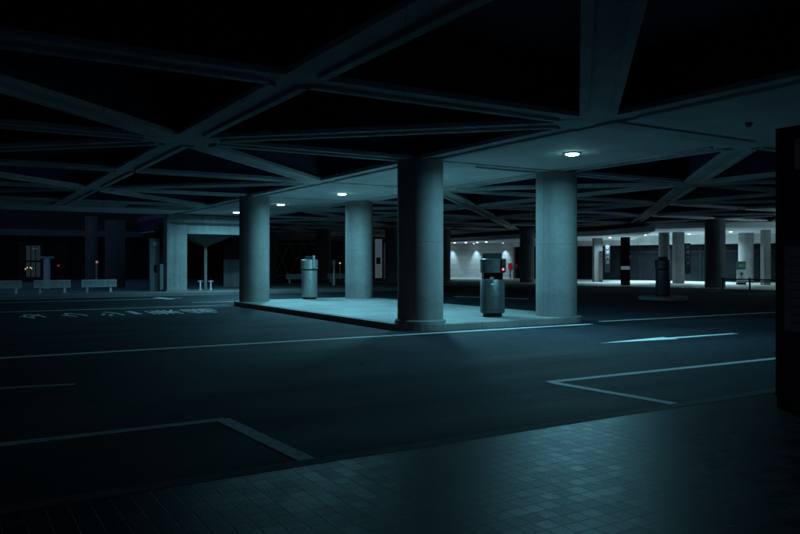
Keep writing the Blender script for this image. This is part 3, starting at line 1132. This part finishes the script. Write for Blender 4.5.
# wall washers
for k, px in enumerate((452.5, 476.5, 505.5)):
    s = arhit(px, LT)
    lb = ['wall washer at the left end of the lit block wall', 'wall washer over the middle of the lit block wall', 'wall washer beside the red sign on the block wall'][k]
    o = empty('wall_washer', v3(ar(s, LT - 0.45), LC), AROT)
    MB().lathe([(0.07, -0.06), (0.08, -0.05), (0.08, 0.0)], seg=20).build('housing', M['white'], o)
    MB().lathe([(0.02, -0.075), (0.06, -0.065)], seg=20).build('lens', M['arclamp'], o)
    li = bpy.data.lights.new('washer_beam', 'SPOT')
    li.energy = 210; li.color = ARC; li.spot_size = math.radians(58); li.spot_blend = 0.9; li.shadow_soft_size = 0.05
    lo_ = bpy.data.objects.new('washer_beam', li); COL.objects.link(lo_)
    lo_.parent = o; lo_.location = (0, 0, -0.09); lo_.rotation_euler = (math.radians(10), 0, 0)
    tag(o, lb, 'wall lamp', 'wall washers over the block wall')

# red lit signs
for px, py, w, h, s, lb in ((510, 266.5, 0.34, 0.5, 0.16, 'red glowing sign near the right end of the block wall'), (516.5, 266, 0.22, 0.35, 0.05, 'dim red sign in the dark doorway beside the block wall')):
    ss, z = asz(px, py, LT - 0.3)
    o = empty('red_sign', v3(ar(ss, LT - 0.3), 0), AROT)
    MB().box(-w / 2 - 0.03, w / 2 + 0.03, 0.0, 0.08, z - h / 2 - 0.03, z + h / 2 + 0.03).build('case', M['black'], o)
    g = MB()
    for q in range(2):
        for e in range(2):
            x0 = -w / 2 + q * w / 2 + 0.015
            z0 = z - h / 2 + e * h / 2 + 0.02
            g.box(x0, x0 + w / 2 - 0.03, -0.02, -0.003, z0, z0 + h / 2 - 0.04)
    g.build('light_face', glow('red_face_%d' % int(px), (1.0, 0.03, 0.06), s), o)
    MB().box(-0.03, 0.03, 0.01, 0.07, KH, z - h / 2 - 0.04).build('post', M['black'], o)
    tag(o, lb, 'sign')
ss, z = asz(507.3, 267, LT - 0.3)
o = empty('notice_plate', v3(ar(ss, LT - 0.12), 0), AROT)
MB().box(-0.1, 0.1, 0, 0.03, z - 0.3, z + 0.2).build('plate', M['white'], o)
tag(o, 'small white notice plate left of the red glowing sign', 'sign')

# vertical shop signs
for px, lb, txt in ((607.5, 'dark vertical hanging sign with white characters beside the left arcade pier', '空港バス'), (687.8, 'dark vertical hanging sign with white characters right of the brightest pier', '空港バス')):
    s, z = asz(px, 254.5, 8.6)
    o = empty('vertical_sign', v3(ar(s, 8.6), 0), 0.0)
    MB().box(-0.19, 0.19, 0.0, 0.08, z - 1.3, z + 0.75).build('board', M['black'], o)
    glyph_column(o, txt, 0.0, -0.004, z + 0.5, 0.3, 0.36, M['greysign'])
    tag(o, lb, 'sign', 'vertical signs in the arcade')

# slim totem on the arcade pavement
d = 45.5
p = at(626, d)
o = empty('stop_totem', v3(p, KH), math.atan2(-p.x, p.y))
MB().box(-0.32, 0.24, -0.1, 0.1, 0.02, 3.0).build('board', M['board'], o)
MB().box(0.25, 0.40, -0.12, 0.12, 0.0, 3.02).build('post', M['white'], o, bevel=0.02)
MB().box(-0.30, 0.22, -0.106, -0.101, 1.0, 1.2).build('label_plate', M['palelabel'], o)
MB().lathe([(0.045, 0), (0.04, 0.004)], seg=16).build('emblem', M['white'], o)
e = o.children[-1]; e.location = (-0.06, -0.101, 1.75); e.rotation_euler = (math.pi / 2, 0, 0)
mt0 = Matrix.Rotation(math.pi / 2, 4, 'X')
text_mesh('lettering', 'のりば', 0.15, M['black'], o, Matrix.Translation((-0.04, -0.108, 1.1)) @ mt0)
tag(o, 'black stop totem with a pale label plate and steel post before the arcade', 'sign')

# green and white stand sign
s, z = asz(741.5, 258, 9.0)
o = empty('stand_sign', v3(ar(s, 9.0), KH), 0.1)
MB().box(-0.29, 0.29, 0, 0.09, 0.15, 0.95).build('white_face', M['white'], o)
MB().box(-0.3, 0.3, -0.004, 0.094, 0.96, 1.5).build('green_face', M['green'], o)
MB().box(-0.33, 0.33, 0.02, 0.07, 0.0, 0.14).build('foot', M['black'], o)
em = MB(); em.quadbox([(-0.13, 0), (0, 0.16), (0.13, 0), (0, -0.16)], 0, 0.006); em.quadbox([(-0.06, -0.18), (0.06, -0.18), (0.06, -0.24), (-0.06, -0.24)], 0, 0.006)
e = em.build('emblem', M['darksteel'], o); e.location = (0, -0.007, 0.68); e.rotation_euler = (math.pi / 2, 0, 0)
text_mesh('lettering', '出口', 0.2, M['white'], o, Matrix.Translation((0, -0.008, 1.22)) @ mt0)
tag(o, 'stand sign with a green top and a white lower face near the railing', 'sign')

# railing
RA, RB = at(722.7, 39.0), at(780, 36.4)
o = empty('railing', v3(RA, KH), math.atan2((RB - RA).y, (RB - RA).x))
w = (RB - RA).length
for x in (0.0, w * 0.49, w):
    MB().bar((x, 0, 0), (x, 0, 0.66), 0.045).build('post', M['black'], o)
MB().bar((0, 0, 0.56), (w, 0, 0.56), 0.035).build('rail', M['black'], o)
MB().bar((0, 0, 0.46), (w, 0, 0.46), 0.02).build('lower_rail', M['black'], o)
tag(o, 'low black railing in front of the green and white sign', 'railing')

# ------------------------------------------------------------------ near totem at the right edge
NP = Vector((3.74, 7.33))
o = empty('information_totem', v3(NP, KH), math.atan2(-D1.y, -D1.x))
# local x runs from the far edge towards the camera, local -y faces the road side viewer
MB().box(0, 1.05, 0.0, 0.26, 0.12, 2.79).build('board', M['board'], o, bevel=0.012)
MB().box(0.015, 1.035, 0.012, 0.248, 0.0, 0.12).build('plinth', M['black'], o)
MB().box(0.20, 0.52, -0.006, 0.0, 2.36, 2.66).build('pictogram_plate', M['greysign'], o)
pc = MB()
pc.box(0.27, 0.45, -0.010, -0.0065, 2.42, 2.5); pc.quadbox([(0.29, 0), (0.43, 0), (0.40, 0.06), (0.32, 0.06)], 0, 0.003) if False else pc.box(0.30, 0.42, -0.010, -0.0065, 2.5, 2.56)
pc.box(0.28, 0.31, -0.010, -0.0065, 2.39, 2.42); pc.box(0.41, 0.44, -0.010, -0.0065, 2.39, 2.42)
pc.build('pictogram', M['black'], o)
MB().box(0.10, 0.95, -0.005, 0.0, 0.78, 1.62).build('notice_board', M['notice'], o)
nb = MB()
for k in range(9):
    nb.box(0.15, 0.62 + 0.28 * ((k * 7) % 5) / 4, -0.0075, -0.0055, 0.86 + k * 0.08, 0.872 + k * 0.08)
nb.build('timetable_rows', M['board'], o)
glyph_column(o, 'タクシー', 0.36, -0.004, 2.2, 0.16, 0.18, M['notice'])
tag(o, 'large dark information totem cut by the right picture edge', 'sign')

# ------------------------------------------------------------------ night sky and moonlight
w = bpy.data.worlds.new('World')
C.world = w
w.use_nodes = True
nt = w.node_tree
bg = nt.nodes['Background']
sky = nt.nodes.new('ShaderNodeTexSky')
sky.sky_type = 'NISHITA'
sky.sun_disc = False
sky.sun_elevation = math.radians(-4.0)
sky.sun_rotation = math.radians(200.0)
tint = nt.nodes.new('ShaderNodeMix'); tint.data_type = 'RGBA'; tint.blend_type = 'MIX'
tint.inputs[0].default_value = 0.6
tint.inputs[7].default_value = (0.009, 0.045, 0.105, 1)
nt.links.new(sky.outputs[0], tint.inputs[6])
nt.links.new(tint.outputs[2], bg.inputs['Color'])
bg.inputs['Strength'].default_value = 1.1

# ------------------------------------------------------------------ camera
cam = bpy.data.cameras.new('camera')
co = bpy.data.objects.new('camera', cam)
COL.objects.link(co)
co.location = (0, 0, CAM_H)
co.rotation_euler = (math.pi / 2, 0, 0)
cam.sensor_width = 36.0
cam.sensor_fit = 'HORIZONTAL'
cam.lens = F / 800.0 * 36.0
cam.shift_y = -5.0 / 800.0
cam.clip_start = 0.05
cam.clip_end = 600.0
C.camera = co

# ------------------------------------------------------------------ render settings
C.render.engine = 'CYCLES'
C.view_settings.view_transform = 'Standard'
C.view_settings.look = 'None'
C.view_settings.exposure = 0.65
C.view_settings.gamma = 1.0
C.view_settings.use_curve_mapping = False
C.cycles.use_denoising = True
C.cycles.denoising_prefilter = 'ACCURATE'
C.cycles.max_bounces = 8
C.cycles.diffuse_bounces = 5
C.cycles.use_light_tree = True
C.cycles.sample_clamp_indirect = 4.0
